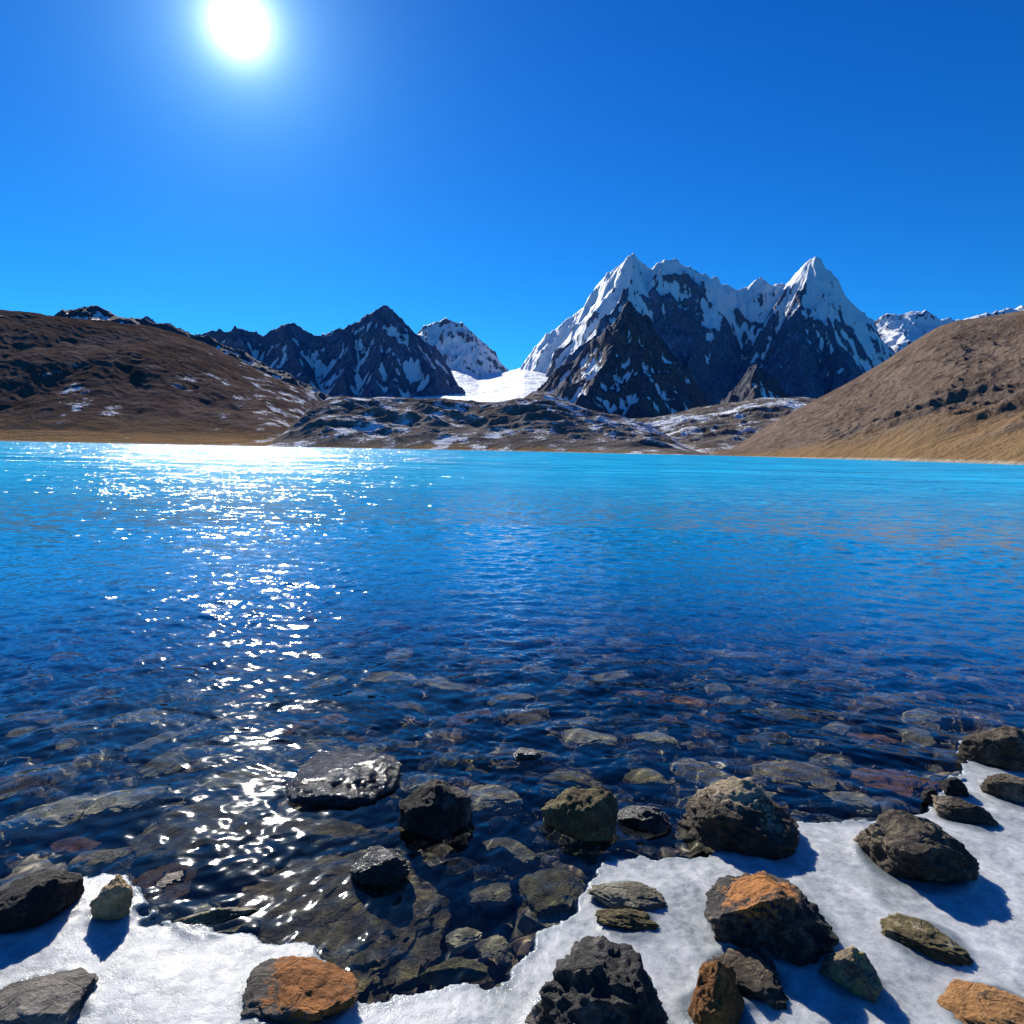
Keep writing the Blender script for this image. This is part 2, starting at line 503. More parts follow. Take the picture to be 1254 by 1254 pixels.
def seg_height(P, segs, chunk=6000):
    """max over ridge segments of (ridge height - slope x distance)"""
    a, b, k = segs[:, :3], segs[:, 3:6], segs[:, 6]
    ab = b - a
    L2 = (ab[:, :2] ** 2).sum(1) + 1e-6
    out = np.full(len(P), -1e9, np.float32)
    for i in range(0, len(P), chunk):
        p = P[i:i + chunk]
        dx = p[:, 0:1] - a[:, 0]
        dy = p[:, 1:2] - a[:, 1]
        t = np.clip((dx * ab[:, 0] + dy * ab[:, 1]) / L2, 0, 1)
        d = np.hypot(dx - t * ab[:, 0], dy - t * ab[:, 1])
        out[i:i + chunk] = (a[:, 2] + t * ab[:, 2] - k * d).max(1)
    return out
def poly_segs(pts, k):
    p = np.array(pts)
    return [np.concatenate([u, v, [k]]) for u, v in zip(p[:-1], p[1:])]
def grow_spurs(line, rng, step, length, drop, k, sub=True, toward=0.75, wig=0.3):
    """side ribs that fall away from a ridge line, each with smaller ribs of its own"""
    out = []
    p = np.array(line)
    L = np.concatenate([[0], np.cumsum(np.linalg.norm(np.diff(p, axis=0), axis=1))])
    s = rng.uniform(0.2, 0.8) * step
    side = 1
    while s < L[-1]:
        q = np.array([np.interp(s, L, p[:, i]) for i in range(3)])
        e = np.array([np.interp(min(s + 5, L[-1]), L, p[:, i]) - np.interp(max(s - 5, 0), L, p[:, i]) for i in range(2)])
        e /= np.linalg.norm(e) + 1e-9
        nrm = np.array([e[1], -e[0]])
        if toward is None:
            nrm = nrm * side
            side = -side
            dirv = nrm + e * rng.uniform(0.5, 1.1) * (1 if p[-1, 2] < p[0, 2] else -1)
        else:
            if nrm[1] > 0:
                nrm = -nrm
            if rng.rand() > toward:
                nrm = -nrm
            dirv = nrm + e * rng.uniform(-0.5, 0.5)
        dirv /= np.linalg.norm(dirv)
        ln = length * rng.uniform(0.5, 1.2)
        pts = [q - np.array([0, 0, rng.uniform(0.01, 0.05) * length])]
        n = 4
        for j in range(n):
            aang = math.atan2(dirv[1], dirv[0]) + rng.uniform(-wig, wig)
            st = ln / n
            pts.append(pts[-1] + np.array([math.cos(aang) * st, math.sin(aang) * st, -st * drop * rng.uniform(0.65, 1.35)]))
        out += poly_segs(pts, k * rng.uniform(0.9, 1.25))
        if sub:
            out += grow_spurs(pts, rng, step * 0.45, length * 0.33, drop * 1.15, k * 1.15, False, None)
        s += step * rng.uniform(0.6, 1.4)
    return out

def mountain(name, lines, px0, px1, d0, d1, mat, snowfn, seed, ncol, nrow, k=1.25, step=160, length=700, drop=0.85, rough=1.0, base=0.0, warp=40):
    """lines = ridge lines in points of the photograph with a distance: [(px, py, dist), ...]; spurs are grown from those flagged True"""
    rng = np.random.RandomState(seed)
    segs = []
    for pts, grow in lines:
        w = np.array([at_d(*q) for q in pts])
        segs += poly_segs(w, k)
        if grow:
            segs += grow_spurs(interp_pts(w, 40), rng, step, length * grow, drop, k * 1.1)
    segs = np.array(segs)
    az = np.linspace(hor_dir(px0), hor_dir(px1), ncol)
    r = np.linspace(d0, d1, nrow)
    RR, AA = np.meshgrid(r, az, indexing='ij')
    X, Y = RR * np.sin(AA), RR * np.cos(AA)
    sc = length / 700.0
    q = xyz(X / (420 * sc), Y / (420 * sc), seed * 3.1)
    wx, wy = warp * fbm(q, 4), warp * fbm(q + 31.7, 4)
    Pw = np.stack([X + wx, Y + wy], -1).reshape(-1, 2).astype(np.float32)
    Z = seg_height(Pw, segs.astype(np.float32)).reshape(X.shape)
    Z0 = Z.copy()
    Z = Z + rough * sc * (46 * (ridged(xyz(X / (260 * sc), Y / (260 * sc), seed), 6) - 0.75) + 10 * fbm(xyz(X / (60 * sc), Y / (60 * sc), seed + 5), 4))
    flute = ridged(xyz(X / (52 * sc), Y / (150 * sc), seed + 2.0), 3) - 0.7
    Z = Z + rough * sc * 9 * flute
    Z = np.maximum(Z, base - 60 + 20 * fbm(xyz(X / 200, Y / 200, 1), 3))
    # slopes and hollows decide where snow can lie
    dr = r[1] - r[0]
    gx = np.gradient(Z, axis=0) / dr
    gy = np.gradient(Z, axis=1) / (RR * (az[1] - az[0]))
    slope = np.hypot(gx, gy)
    def blur(a, n):
        kk = np.ones(2 * n + 1) / (2 * n + 1)
        for ax in (0, 1):
            a = np.apply_along_axis(lambda v: np.convolve(np.pad(v, n, mode='edge'), kk, 'valid'), ax, a)
        return a
    conc = (blur(Z, 5) - Z) / (sc * 10)
    conc2 = (blur(Z, 14) - Z) / (sc * 25)
    _, sy_ = project(xyz(X, Y, Z).reshape(-1, 3))
    sx_, sy_ = project(xyz(X, Y, Z).reshape(-1, 3))
    snow = snowfn(X, Y, Z, slope, conc, conc2, sx_.reshape(X.shape)) - 0.20 * flute + 0.20 * fbm(xyz(X / (20 * sc), Y / (60 * sc), Z / (260 * sc)), 4)
    return tag(mesh_obj(name, xyz(X, Y, Z), grid_faces(nrow, ncol), mat=mat, attrs={'snow': snow}), kind='structure')

def mat_mountain(name, dark, mid, scale, snowcol=(0.82, 0.84, 0.87), warm=None):
    t = NT(name)
    P = t.coord()
    n1 = t.noise(P, 0.006 * scale, 8, 0.62)
    n2 = t.noise(t.mapping(P, (1, 1, 0.35), (R(20), R(15), 0)), 0.03 * scale, 8, 0.65, 0.6)
    rock = t.ramp(n2, [(0.3, dark), (0.5, mid), (0.72, tuple(c * 1.7 for c in mid))])
    if warm:
        rock = t.mix(t.mr(n1, 0.45, 0.62), rock, warm)
    n3 = t.noise(t.mapping(P, (1, 1, 0.3), (R(-12), R(20), 0)), 0.14 * scale, 6, 0.7, 0.3)
    s = t.math('ADD', t.attr('snow'), t.math('ADD', t.math('MULTIPLY', t.math('SUBTRACT', n2, 0.5), 1.9), t.math('MULTIPLY', t.math('SUBTRACT', n3, 0.5), 1.3)))
    f = t.mr(s, 0.44, 0.56)
    rock = t.mix(t.mr(n3, 0.35, 0.65), tuple(c * 1.15 for c in dark), rock)
    sn = t.mix(n1, tuple(c * 0.93 for c in snowcol), snowcol)
    col = t.mix(f, rock, sn)
    rough = t.mr(f, 0, 1, 0.9, 0.6, False)
    h = t.math('MULTIPLY', n2, t.mr(f, 0, 1, 1.0, 0.35))
    return t.done(t.bsdf(Base_Color=col, Roughness=rough, Normal=t.bump(h, 26.0 / scale), Specular_IOR_Level=0.04))

def mat_hill(name, c1, c2, c3, scale=1.0, snowcol=(0.80, 0.82, 0.85), rocks=0.5, low_at=(0.02, 0.22)):
    t = NT(name)
    P = t.coord()
    n0 = t.noise(P, 0.006 * scale, 6, 0.6)
    n1 = t.noise(P, 0.035 * scale, 8, 0.65, 0.3)
    n2 = t.noise(P, 0.35 * scale, 6, 0.7)
    f = t.math('ADD', t.math('MULTIPLY', n0, 0.45), t.math('MULTIPLY', n1, 0.55))
    col = t.ramp(f, [(0.34, c1), (0.5, c2), (0.66, c3)])
    col = t.mix(t.mr(n2, 0.52, 0.72), col, tuple(c * 0.45 for c in c1))
    low = t.mr(t.math('ADD', t.attr('t'), t.math('MULTIPLY', t.math('SUBTRACT', n1, 0.5), 0.25)), *low_at)
    col = t.mix(low, (0.26, 0.165, 0.085), col)
    col = t.mix(t.mr(t.attr('t'), 0.004, 0.012), (0.42, 0.35, 0.25), col)
    n4 = t.noise(P, 0.22 * scale, 5, 0.75)
    col = t.mix(t.mr(n4, 0.58, 0.66, 0, 0.75), col, tuple(c * 0.3 for c in c1))
    s = t.math('ADD', t.attr('snow'), t.math('ADD', t.math('MULTIPLY', t.math('SUBTRACT', n1, 0.5), 0.9), t.math('MULTIPLY', t.math('SUBTRACT', n2, 0.5), 0.9)))
    fs = t.mr(s, 0.47, 0.55)
    col = t.mix(fs, col, snowcol)
    h = t.math('ADD', t.math('MULTIPLY', n1, 6.0), t.math('MULTIPLY', n2, 1.2 * rocks))
    return t.done(t.bsdf(Base_Color=col, Roughness=0.92, Normal=t.bump(h, 1.9 / scale), Specular_IOR_Level=0.0))

# left hill: dark brown scree with a few snow patches
def left_noise(X, Y, T, top, px):
    q = xyz(X / 260, Y / 260, 2.0)
    gul = ridged(xyz(X / 120 + Y / 400, Y / 300 - X / 900, 4.0), 4) - 0.7
    sm = 1.0 * (ridged(xyz(X / 24 + Y / 60, Y / 30, 9.0), 4) - 0.7)
    return (9 * fbm(q, 5) - 6 * gul * (1 - T * 0.4) + sm) * (0.35 + 0.65 * np.sin(np.clip(T, 0, 1) * math.pi)) * np.clip(top / 120, 0.15, 1)
def left_snow(X, Y, Z, T, px):
    s = 0.15 + 0.26 * fbm(xyz(X / 30, Y / 45, 3.0), 5)
    s += 0.16 * np.exp(-((px - 120) / 46) ** 2 - ((T - 0.26) / 0.11) ** 2)
    s += 0.22 * np.exp(-((px - 235) / 30) ** 2 - ((T - 0.45) / 0.10) ** 2)
    s += 0.20 * sstep(230, 330, px)
    s += 0.10 * np.exp(-((px - 90) / 60) ** 2 - ((T - 0.3) / 0.2) ** 2)
    s += 0.10 * sstep(330, 400, px)
    return s
hill_left_mat = mat_hill('brown_scree', (0.060, 0.041, 0.033), (0.122, 0.088, 0.072), (0.21, 0.158, 0.132))
strip_hill('brown_hill', [(-420, 400, 1800), (-200, 384, 1760), (-60, 380, 1734), (0, 380, 1734), (40, 383, 1734), (100, 393, 1747), (150, 397, 1773),
    (180, 399, 1786), (215, 408, 1813), (250, 420, 1840), (280, 435, 1840), (310, 450, 1827), (340, 464, 1800), (370, 476, 1760), (395, 488, 1734), (405, 500, 1680), (415, 520, 1600), (430, 556, 1533)],
    [(-420, 1000), (0, 960), (150, 880), (330, 800), (370, 860), (430, 1100)], hill_left_mat, [(0, 0), (0.1, 0.05), (0.3, 0.25), (0.6, 0.64), (0.85, 0.93), (1, 1)],
    780, 300, left_noise, 1.0, left_snow)

# right hill: grey-brown gravel slope above a rough ochre terrace
def right_noise(X, Y, T, top, px):
    q = xyz(X / 130, Y / 130, 6.0)
    ter = 4.5 * (ridged(xyz(X / 55, Y / 40, 3.0), 5) - 0.6) * np.exp(-((T - 0.22) / 0.20) ** 2) * sstep(900, 1050, px)
    gul = 2.6 * (ridged(xyz(X / 30 - Y / 240, Y / 160, 1.0), 4) - 0.7) * sstep(0.3, 0.5, T)
    gul = gul + 1.1 * (ridged(xyz(X / 9, Y / 14, 2.0), 4) - 0.7)
    return (7 * fbm(q, 5) + gul + ter) * np.clip((1.02 - T) * 4, 0.15, 1) * np.clip(top / 90, 0.06, 1)
def right_snow(X, Y, Z, T, px):
    return -0.25 + 0 * X
hill_right_mat = mat_hill('gravel_slope', (0.10, 0.070, 0.052), (0.19, 0.140, 0.107), (0.28, 0.215, 0.165), 1.8)
strip_hill('gravel_hill', [(862, 559, 720), (880, 556.5, 730), (900, 547, 760), (940, 520, 800), (970, 503, 830), (1000, 487, 860), (1040, 465, 880), (1080, 440, 890), (1110, 418, 890),
    (1140, 399, 880), (1160, 393, 870), (1180, 390, 860), (1220, 385, 840), (1254, 379, 820), (1320, 366, 800), (1420, 345, 760), (1600, 330, 700), (1800, 330, 650)],
    [(862, 610), (890, 590), (1000, 430), (1120, 330), (1254, 268), (1420, 215), (1600, 180), (1800, 160)], hill_right_mat,
    [(0, 0.0), (0.03, 0.03), (0.12, 0.12), (0.3, 0.22), (0.42, 0.30), (0.6, 0.50), (0.8, 0.76), (0.93, 0.95), (1, 1)], 900, 300, right_noise, 1.0, right_snow)

# moraine ridges in the middle, streaked with old snow
def mor_noise(X, Y, T, top, px):
    return (6 * (ridged(xyz(X / 95, Y / 70, 8.0), 5) - 0.75) + 4.5 * fbm(xyz(X / 60, Y / 60, 3.0), 5)) * np.clip(top / 40, 0.1, 1) * (0.3 + 0.7 * np.sin(np.clip(T, 0, 1) * math.pi))
def mor_snow(X, Y, Z, T, px):
    n = fbm(xyz(X / 90, Y / 90, 5.0), 4)
    gx = np.gradient(Z, axis=1)
    n = 0.5 * n + 0.7 * fbm(xyz(X / 28, Y / 40, 7.0), 4)
    return 0.36 + 0.30 * n + 0.10 * sstep(0.3, 0.0, T) * np.sin(px / 40.0) - 0.05 * gx / (np.std(gx) + 1e-6) + 0.14 * np.exp(-((px - 430) / 60) ** 2)
mor_mat = mat_hill('moraine_rubble', (0.085, 0.072, 0.064), (0.18, 0.155, 0.135), (0.31, 0.27, 0.235), 1.3, low_at=(0.0, 0.07))
strip_hill('moraine', [(318, 549, 850), (335, 540, 900), (360, 518, 960), (385, 498, 1000), (400, 489, 1020), (420, 484, 1040), (450, 488, 1060), (500, 487, 1080), (535, 488, 1090), (575, 491, 1090), (610, 491, 1080), (640, 488, 1060),
    (660, 488, 1050), (690, 495, 1040), (715, 501, 1020), (745, 507, 1000), (770, 513, 980), (800, 525, 930), (825, 538, 880), (845, 549, 820), (870, 557, 780)],
    [(318, 800), (500, 730), (627, 690), (760, 640), (870, 600)], mor_mat, [(0, 0), (0.15, 0.2), (0.35, 0.42), (0.5, 0.62), (0.75, 0.85), (1, 1)], 760, 240, mor_noise, 0.8, mor_snow)
strip_hill('far_moraine', [(640, 487, 1700), (652, 478, 1700), (668, 479, 1700), (690, 490, 1680), (735, 508, 1600), (770, 513, 1560), (800, 511, 1540), (830, 504, 1520), (870, 497, 1500), (900, 492, 1500), (930, 487, 1500), (960, 486, 1500), (1000, 488, 1500), (1060, 492, 1480)],
    [(640, 1100), (740, 900), (860, 720), (1060, 700)], mor_mat, [(0, 0), (0.3, 0.3), (0.6, 0.62), (1, 1)], 520, 160, mor_noise, 0.8,
    lambda X, Y, Z, T, px: mor_snow(X, Y, Z, T, px) + 0.2 * np.exp(-((T - 0.62 - (px - 860) * 0.0012) / 0.12) ** 2))

# ------------------------------------------------------------------ mountains
alp = mat_mountain('alpine_rock', (0.070, 0.095, 0.155), (0.19, 0.235, 0.34), 1.0, warm=(0.22, 0.22, 0.25))  # distant haze is put into the mountain rock colours as a blue cast
darkrock = mat_mountain('dark_rock', (0.048, 0.052, 0.075), (0.15, 0.15, 0.18), 1.5, warm=(0.22, 0.18, 0.155))
lowrock = mat_mountain('low_rock', (0.05, 0.052, 0.066), (0.15, 0.14, 0.15), 1.5)

def near_line(X, Y, pts, wid):                       # closeness to a gully line given in points of the photograph
    w = np.array([at_d(*q) for q in pts])[:, :2]
    best = np.full(X.shape, 1e9)
    for a, b in zip(w[:-1], w[1:]):
        ab = b - a
        t = np.clip(((X - a[0]) * ab[0] + (Y - a[1]) * ab[1]) / (ab @ ab), 0, 1)
        best = np.minimum(best, np.hypot(X - a[0] - t * ab[0], Y - a[1] - t * ab[1]))
    return np.exp(-(best / wid) ** 2)

def snow_massif(X, Y, Z, sl, c1, c2, px):
    n = fbm(xyz(X / 160, Y / 160, Z / 260), 5)
    line = np.interp(px, [630, 680, 720, 760, 800, 850, 880, 905, 940, 980, 1010, 1060, 1100], [190, 400, 540, 720, 860, 960, 800, 720, 690, 740, 680, 540, 400])
    s = 0.58 + (Z - line) / 240 - 0.30 * (sl - 1.15) + 0.45 * np.clip(c1, -1, 1) + 0.35 * np.clip(c2, -1, 1) + 0.24 * n
    s += 0.5 * near_line(X, Y, [(692, 386, 4560), (735, 350, 4450), (775, 308, 4300), (800, 325, 4330), (820, 314, 4280), (856, 326, 4300), (895, 353, 4420), (945, 350, 4380), (992, 320, 4220), (1020, 350, 4230), (1060, 394, 4280)], 75)
    s += 1.05 * near_line(X, Y, [(884, 352, 4380), (876, 400, 4150), (868, 440, 3950), (858, 490, 3650)], 55)
    s += 0.75 * near_line(X, Y, [(992, 325, 4220), (1001, 370, 4080), (1012, 420, 3900), (1028, 468, 3700)], 45)
    s += 0.60 * near_line(X, Y, [(902, 352, 4400), (914, 395, 4180), (926, 435, 3980), (934, 470, 3800)], 40)
    s += 0.60 * near_line(X, Y, [(1040, 370, 4230), (1054, 415, 4060), (1070, 458, 3900)], 50)
    s += 0.45 * near_line(X, Y, [(800, 330, 4320), (790, 370, 4150), (780, 400, 4000)], 45)
    return np.clip(s, -0.5, 1.6)
mountain('snow_massif', [
    ([(600, 470, 4750), (635, 452, 4700), (650, 432, 4650), (672, 405, 4600), (692, 386, 4560), (715, 372, 4500), (735, 350, 4450), (752, 333, 4400), (764, 316, 4350), (775, 308, 4300)], 0.7),
    ([(775, 308, 4300), (788, 318, 4320), (800, 325, 4330), (808, 318, 4310), (820, 314, 4280), (838, 321, 4280), (856, 326, 4300), (870, 341, 4330), (882, 350, 4380), (895, 353, 4420), (902, 350, 4440), (925, 346, 4420), (945, 350, 4380), (962, 346, 4330), (974, 333, 4280), (984, 324, 4240), (994, 319, 4220), (1006, 324, 4215), (1017, 336, 4220), (1027, 347, 4230), (1042, 367, 4250), (1060, 390, 4280), (1078, 415, 4300), (1100, 440, 4300), (1140, 480, 4300)], 0.8),
    ([(775, 308, 4300), (770, 340, 4150), (742, 385, 3950), (706, 430, 3750), (680, 470, 3600)], 0.6),
    ([(820, 314, 4280), (806, 345, 4150), (812, 380, 4030), (826, 420, 3880), (840, 470, 3650), (850, 500, 3500)], 0.6),
    ([(856, 326, 4300), (853, 360, 4140), (850, 400, 3990), (846, 450, 3780)], 0.5),
    ([(895, 353, 4420), (903, 385, 4230), (915, 420, 4050), (930, 450, 3880), (938, 485, 3650)], 0.6),
    ([(945, 350, 4380), (945, 385, 4180), (950, 420, 4020), (955, 470, 3700)], 0.6),
    ([(992, 320, 4220), (985, 350, 4100), (975, 385, 3950), (980, 420, 3800), (985, 480, 3500)], 0.6),
    ([(992, 320, 4220), (1008, 360, 4060), (1025, 410, 3880), (1045, 470, 3600)], 0.6),
    ([(1042, 372, 4250), (1050, 410, 4080), (1065, 455, 3880)], 0.5),
    ([(898, 376, 4260), (915, 392, 4170), (938, 398, 4130), (962, 388, 4120), (985, 366, 4120)], 0.35),
    ([(662, 436, 4520), (690, 412, 4420), (718, 392, 4330), (745, 366, 4230), (770, 345, 4170)], 0.4),
    ([(1000, 340, 4140), (1022, 372, 4110), (1042, 398, 4110), (1062, 425, 4120)], 0.4),
    ([(915, 364, 4350), (940, 362, 4310), (960, 358, 4270), (978, 345, 4210), (992, 336, 4170), (1006, 340, 4160), (1022, 356, 4170)], 0.3),
    ([(806, 330, 4220), (826, 332, 4190), (846, 338, 4190), (862, 352, 4220)], 0.3),
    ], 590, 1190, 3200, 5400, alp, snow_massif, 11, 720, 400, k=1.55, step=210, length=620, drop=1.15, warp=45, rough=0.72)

def snow_pyr(X, Y, Z, sl, c1, c2, px):
    n = fbm(xyz(X / 90, Y / 90, Z / 120), 4)
    s = 0.06 - 0.18 * (sl - 1.1) + 0.5 * np.clip(c1, -1, 1) + 0.35 * np.clip(c2, -1, 1) + 0.38 * n
    s += 0.55 * near_line(X, Y, [(735, 430, 2800), (715, 470, 2600), (700, 492, 2450)], 28) - 0.25 * sstep(300, 420, Z)
    return np.clip(s, -0.5, 1.4)
mountain('rock_pyramid', [
    ([(640, 505, 2900), (660, 480, 2880), (690, 452, 2860), (720, 425, 2830), (745, 400, 2800), (768, 372, 2780)], 0.55),
    ([(768, 372, 2780), (785, 390, 2790), (800, 412, 2800), (816, 440, 2800), (835, 470, 2800), (852, 497, 2780), (868, 520, 2760)], 0.6),
    ([(768, 372, 2780), (762, 400, 2690), (745, 440, 2560), (722, 475, 2430), (700, 500, 2300)], 0.6),
    ([(768, 372, 2780), (778, 410, 2660), (785, 450, 2530), (790, 490, 2380), (795, 512, 2250)], 0.6),
    ([(893, 498, 2900), (908, 470, 2900), (925, 446, 2880), (942, 460, 2880), (962, 484, 2880), (985, 510, 2860)], 0.5),
    ([(925, 446, 2880), (922, 475, 2760), (915, 500, 2600)], 0.4),
    ], 615, 1010, 1950, 3500, darkrock, snow_pyr, 23, 480, 300, k=1.25, step=130, length=430, drop=1.0, rough=0.8, warp=26)

def snow_dark(X, Y, Z, sl, c1, c2, px):
    n = fbm(xyz(X / 90, Y / 90, Z / 140), 4)
    s = 0.10 - 0.18 * (sl - 1.1) + 0.55 * np.clip(c1, -1, 1) + 0.4 * np.clip(c2, -1, 1) + 0.36 * n
    s += 0.50 * near_line(X, Y, [(468, 383, 3150), (455, 392, 3120), (446, 402, 3080)], 40)
    s += 0.55 * near_line(X, Y, [(498, 400, 3080), (512, 430, 2950), (520, 455, 2850)], 32)
    s += 0.55 * near_line(X, Y, [(392, 440, 2950), (402, 468, 2800), (420, 480, 2700)], 45)
    return np.clip(s, -0.5, 1.4)
mountain('dark_mountain', [
    ([(160, 400, 3500), (180, 391, 3450), (205, 396, 3400), (222, 408, 3350), (245, 408, 3300), (270, 405, 3280), (295, 402, 3250), (325, 408, 3250), (335, 402, 3250), (352, 397, 3230), (366, 402, 3220), (382, 409, 3220), (400, 413, 3200), (420, 403, 3180), (440, 395, 3150), (455, 384, 3130), (472, 376, 3120)], 0.6),
    ([(472, 376, 3120), (488, 385, 3120), (500, 396, 3120), (516, 411, 3120), (530, 426, 3120), (541, 438, 3120), (556, 470, 3100), (570, 500, 3080)], 0.6),
    ([(472, 376, 3120), (466, 410, 2990), (458, 445, 2860), (450, 480, 2680)], 0.6),
    ([(440, 395, 3150), (425, 430, 2980), (415, 462, 2820)], 0.5),
    ([(500, 396, 3120), (515, 430, 2980), (528, 465, 2800)], 0.4),
    ([(352, 397, 3230), (360, 430, 3060), (372, 460, 2880)], 0.5),
    ([(295, 402, 3250), (305, 430, 3080), (320, 455, 2900)], 0.5),
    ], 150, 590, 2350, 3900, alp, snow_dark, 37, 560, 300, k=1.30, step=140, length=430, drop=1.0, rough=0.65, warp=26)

def snow_streak(X, Y, Z, sl, c1, c2, px):
    n = fbm(xyz(X / 60, Y / 60, Z / 60), 4)
    return np.clip(0.33 + 0.5 * np.clip(c1, -1, 1) + 0.3 * np.clip(c2, -1, 1) + 0.35 * n, -0.5, 1.4)
mountain('low_ridge', [
    ([(215, 412, 2250), (245, 410, 2250), (262, 416, 2220), (290, 430, 2180), (312, 439, 2140), (330, 449, 2100), (350, 460, 2060), (372, 471, 2020), (395, 484, 1980), (420, 500, 1940)], 0.7),
    ], 200, 440, 1600, 2700, lowrock, snow_streak, 41, 320, 190, k=0.52, step=70, length=330, drop=0.44, rough=0.5, warp=16)

def snow_full(X, Y, Z, sl, c1, c2, px):
    n = fbm(xyz(X / 140, Y / 140, Z / 160), 4)
    return np.clip(1.15 - 0.45 * (sl - 0.9) + 0.4 * np.clip(c1, -1, 1) + 0.25 * n, -0.5, 1.5)
mountain('snow_peak', [
    ([(490, 430, 5300), (512, 406, 5200), (525, 398, 5150), (543, 391, 5100), (560, 392, 5080), (573, 400, 5060), (582, 414, 5040), (592, 428, 5020), (601, 441, 5000), (610, 462, 4980)], 0.6),
    ([(573, 400, 5060), (572, 425, 4920), (580, 455, 4780)], 0.5),
    ([(543, 391, 5100), (545, 420, 4900), (552, 450, 4700)], 0.5),
    ([(385, 420, 5300), (402, 408, 5300), (417, 399, 5300), (428, 405, 5300), (440, 420, 5300)], 0.4),
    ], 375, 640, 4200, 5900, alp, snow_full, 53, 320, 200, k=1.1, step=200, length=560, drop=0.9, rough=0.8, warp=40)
mountain('snow_range', [
    ([(1030, 410, 6000), (1060, 397, 6000), (1080, 388, 6000), (1100, 384, 6000), (1118, 380, 6000), (1135, 382, 6000), (1150, 391, 6000), (1170, 388, 6000), (1200, 386, 6000), (1235, 380, 6000), (1262, 376, 6000), (1310, 392, 6000)], 0.5),
    ([(1080, 398, 5700), (1100, 402, 5500), (1110, 410, 5300)], 0.4),
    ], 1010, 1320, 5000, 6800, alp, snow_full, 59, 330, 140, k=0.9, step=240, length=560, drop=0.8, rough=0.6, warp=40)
mountain('far_mountain', [
    ([(20, 410, 2500), (65, 388, 2450), (90, 379, 2430), (112, 376, 2420), (132, 379, 2420), (160, 390, 2420), (185, 396, 2420), (215, 404, 2420), (240, 414, 2400), (270, 430, 2400)], 0.6),
    ], 0, 300, 2000, 2900, lowrock, snow_streak, 61, 340, 150, k=0.50, step=90, length=330, drop=0.42, rough=0.5, warp=16)

def glacier():
    px = np.linspace(505, 680, 240)
    az = np.array([hor_dir(p) for p in px])
    top = np.interp(px, [505, 535, 560, 585, 608, 625, 640, 660, 680], [452, 449, 452, 458, 455, 453, 450, 452, 455])
    t = np.linspace(0, 1, 160)
    T, AZ = np.meshgrid(t, az, indexing='ij')
    D = 2150 + (4900 - 2150) * T
    z1 = np.array([at_d(p, q, 4900)[2] for p, q in zip(px, top)])
    z0 = np.array([at_d(p, 493, 2150)[2] for p in px])
    X, Y = D * np.sin(AZ), D * np.cos(AZ)
    pf = np.interp(T, [0, 0.10, 0.2, 0.5, 0.8, 1.0], [0, 0.09, 0.13, 0.42, 0.8, 1.0])
    Z = z0 + (z1 - z0) * pf + 11 * fbm(xyz(X / 320, Y / 420, 2.0), 4) * np.clip(T * 6, 0.2, 1) + 2.5 * (ridged(xyz(X / 90, Y / 150, 2.0), 4) - 0.6)
    t_ = NT('glacier_snow')
    P = t_.coord()
    n = t_.noise(t_.mapping(P, (1, 0.45, 1)), 0.016, 9, 0.66, 0.8)
    col = t_.ramp(n, [(0.36, (0.45, 0.58, 0.70)), (0.46, (0.72, 0.78, 0.83)), (0.56, (0.82, 0.84, 0.86))])
    m = t_.done(t_.bsdf(Base_Color=col, Roughness=0.6, Normal=t_.bump(n, 12.0)))
    return tag(mesh_obj('glacier', xyz(X, Y, Z), grid_faces(len(t), len(px)), mat=m), kind='structure')
glacier()

# ------------------------------------------------------------------ rocks
def ico(sub):
    import bmesh
    bm = bmesh.new()
    bmesh.ops.create_icosphere(bm, subdivisions=sub, radius=1)
    V = np.array([v.co[:] for v in bm.verts])
    F = np.array([[v.index for v in f.verts] for f in bm.faces], np.int32)
    bm.free()
    return V, F
ICO = {k: ico(k) for k in (4, 5, 6)}

